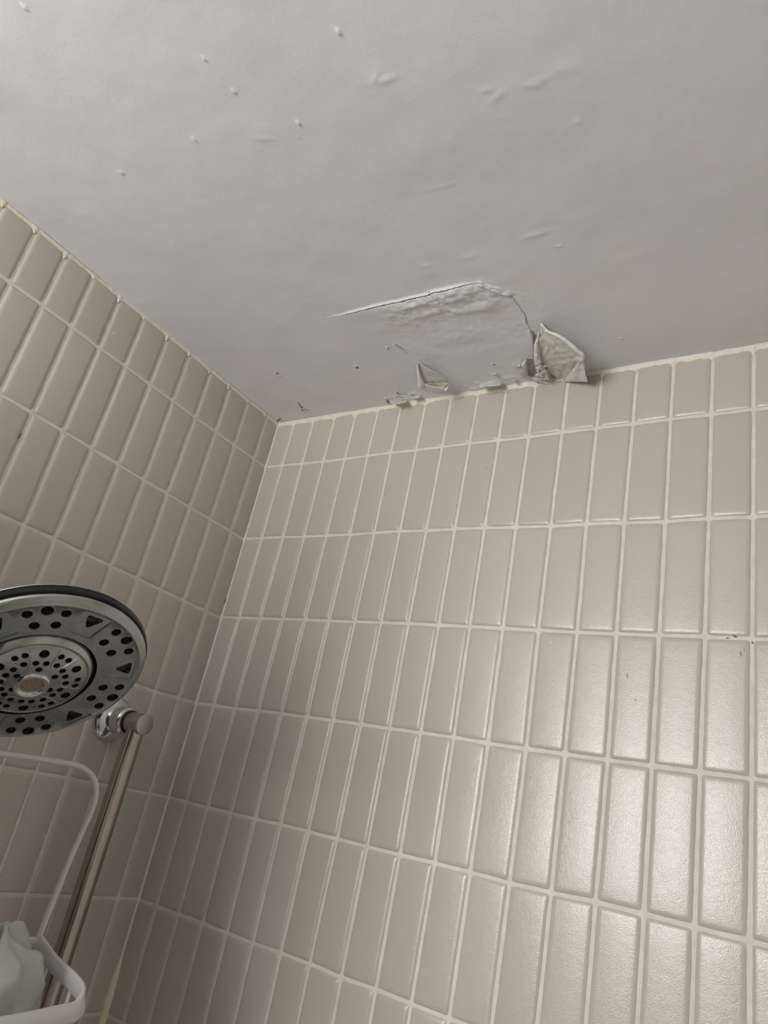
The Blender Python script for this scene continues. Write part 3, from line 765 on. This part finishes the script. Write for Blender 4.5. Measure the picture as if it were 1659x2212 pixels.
# swivel and arm back to the wall
swv = CW-NW*1.25
hp('swivel_nut', *lathe([(0, -1.3), (.24, -1.3), (.30, -1.22), (.33, -1.1), (.33, -.95), (.28, -.9), (0, -.9)], 32, (0, 0, 0), (0, 0, 1), (1, 0, 0)), CHROME)
ap = catmull([CW-NW*.9, CW-NW*1.25+Vector((-.1, -.1, -.05)), (3.0, -9.3, -9.1), (1.5, -10.2, -9.25), (0.0, -11.0, -9.3)], 10)
ap = [rotm.transposed() @ (Vector(p)-CW) for p in ap]
hp('shower_arm', *tube(ap, .2, 20), CHROME)
es = rotm.transposed() @ (Vector((0.04, -11.0, -9.3))-CW); ea = rotm.transposed() @ Vector((1, 0, 0))
hp('escutcheon', *lathe([(0, 0), (.58, 0), (.58, .06), (.45, .18), (.22, .26), (0, .26)], 48, es, ea), CHROME)

# ------------------------------------------------------------------ white hanging caddy
XC = 4.0
caddy = empty('shower_caddy', (XC, -8.4, -17.6), 'white plastic shower caddy hanging below the shower head, in front of the steel rail', 'shower caddy')
def band(P, w0, w1, th, up=(0, 0, 1), closed=False):
    """flat strap swept along P: width along 'up', thickness across"""
    P = [Vector(p) for p in P]; N = len(P); V = []; F = []; upv = Vector(up)
    for i in range(N):
        t = (P[(i+1) % N]-P[i-1]).normalized() if closed else (P[min(i+1, N-1)]-P[max(i-1, 0)]).normalized()
        sd = t.cross(upv).normalized(); uu = sd.cross(t).normalized(); h = w0+(w1-w0)*i/max(N-1, 1); e = th*.5; b = min(e, h/2)*.7
        for (a, c) in ((-e, -h/2+b), (-e+b, -h/2), (e-b, -h/2), (e, -h/2+b), (e, h/2-b), (e-b, h/2), (-e+b, h/2), (-e, h/2-b)):
            V.append(tuple(P[i]+sd*a+uu*c))
    for i in range(N if closed else N-1):
        for k in range(8):
            F.append((i*8+k, i*8+(k+1) % 8, ((i+1) % N)*8+(k+1) % 8, ((i+1) % N)*8+k))
    if not closed: F += [tuple(range(8))[::-1], tuple((N-1)*8+k for k in range(8))]
    return V, F
YM = -8.55
top = [on(x, y, 0, XC) for x, y in [(0, 1627), (70, 1636), (130, 1646), (165, 1653), (188, 1665), (203, 1684), (207, 1712), (198, 1750), (170, 1812), (135, 1895), (105, 1970), (86, 2020), (78, 2050)]]
mir = [(x, 2*YM-y, z) for x, y, z in top][::-1]
lp = catmull(mir+top, 6)
part('hanging_loop', *tube(lp, .067, 14), PLASTIC, caddy)
J = on(84, 2036, 0, XC); 
F1 = on(158, 2122, 0, 5.55); F2 = on(177, 2152, 0, 5.95); F3 = on(165, 2182, 0, 6.12); F4 = on(120, 2195, 0, 6.2); F5 = on(0, 2221, 0, 6.3)
rim = [J, on(118, 2084, 0, 4.8), F1, F2, F3, F4, F5]
rimm = [(x, 2*YM-y, z) for x, y, z in rim][::-1]
rp = catmull(rim+rimm, 6)
part('basket_rim', *band(rp, .34, .34, .10, up=(-.35, -.1, 1)), PLASTIC, caddy, sharp=50)
part('back_bar', *band([J, (XC, YM, J[2]), (XC, 2*YM-J[1], J[2])], .22, .22, .09), PLASTIC, caddy, sharp=50)
ZB = -18.4
def slat(p, q, w_=.13, up=(1, 0, 0)): part('slat', *band([p, q], w_, w_, .06, up=up), PLASTIC, caddy, sharp=50)
for x, y, X_ in [(101, 2093, 4.45), (126, 2118, 4.95), (152, 2143, 5.5)]:
    a = on(x, y-4, 0, X_); slat(a, (a[0], a[1]+.04, ZB), .09)
yb = J[1]
for i in range(9):
    yy = J[1]-.35-(i)*(2*(J[1]-YM)-.7)/8
    slat((XC, yy, J[2]), (XC, yy, ZB), .22 if i == 0 else .13, (0, 1, 0))
for i in range(9):
    t = i/8; yy = F3[1]-.35-t*(2*(F3[1]-YM)-.7); slat((6.1, yy, F3[2]-.1), (6.0, yy, ZB), .13, (0, 1, 0))
part('basket_floor', *quad_box('', (XC-.05, 2*YM-J[1], ZB-.1), (6.1, J[1], ZB+.02), 0), PLASTIC, caddy, smooth=False)

# crumpled bag inside the basket
V = []; F = []; nu, nv = 72, 56
cb = Vector((4.95, -7.62, -16.22))
for i in range(nv):
    v = i/(nv-1); th = math.pi*v
    for k in range(nu):
        ph = 2*math.pi*k/nu
        d = Vector((math.sin(th)*math.cos(ph), math.sin(th)*math.sin(ph), math.cos(th)))
        fold = 1+.16*nz(d.x*1.6, d.y*1.6, d.z*1.1+3, 4)+.12*abs(nz(d.x*2.6, d.y*2.6, d.z*2+1, 2))-.05*abs(nz(d.x*6, d.y*6, d.z*3, 3))
        rx, ry, rz = .78, 1.25, 1.25
        p = Vector((d.x*rx, d.y*ry, d.z*rz))*fold
        if d.z > .35: # gathered, flaring mouth
            q = (d.z-.35)/.65; s = 1+.25*math.sin(ph*7+2)*q; p = Vector((p.x*s, p.y*s, p.z+.32*q*(1+.5*math.sin(ph*5))))
        V.append(tuple(cb+p))
for i in range(nv-1):
    for k in range(nu):
        F.append((i*nu+k, (i+1)*nu+k, (i+1)*nu+(k+1) % nu, i*nu+(k+1) % nu))
tag(solo('plastic_bag', V, F, BAG), 'crumpled milky white plastic bag stuffed in the white basket', 'bag')
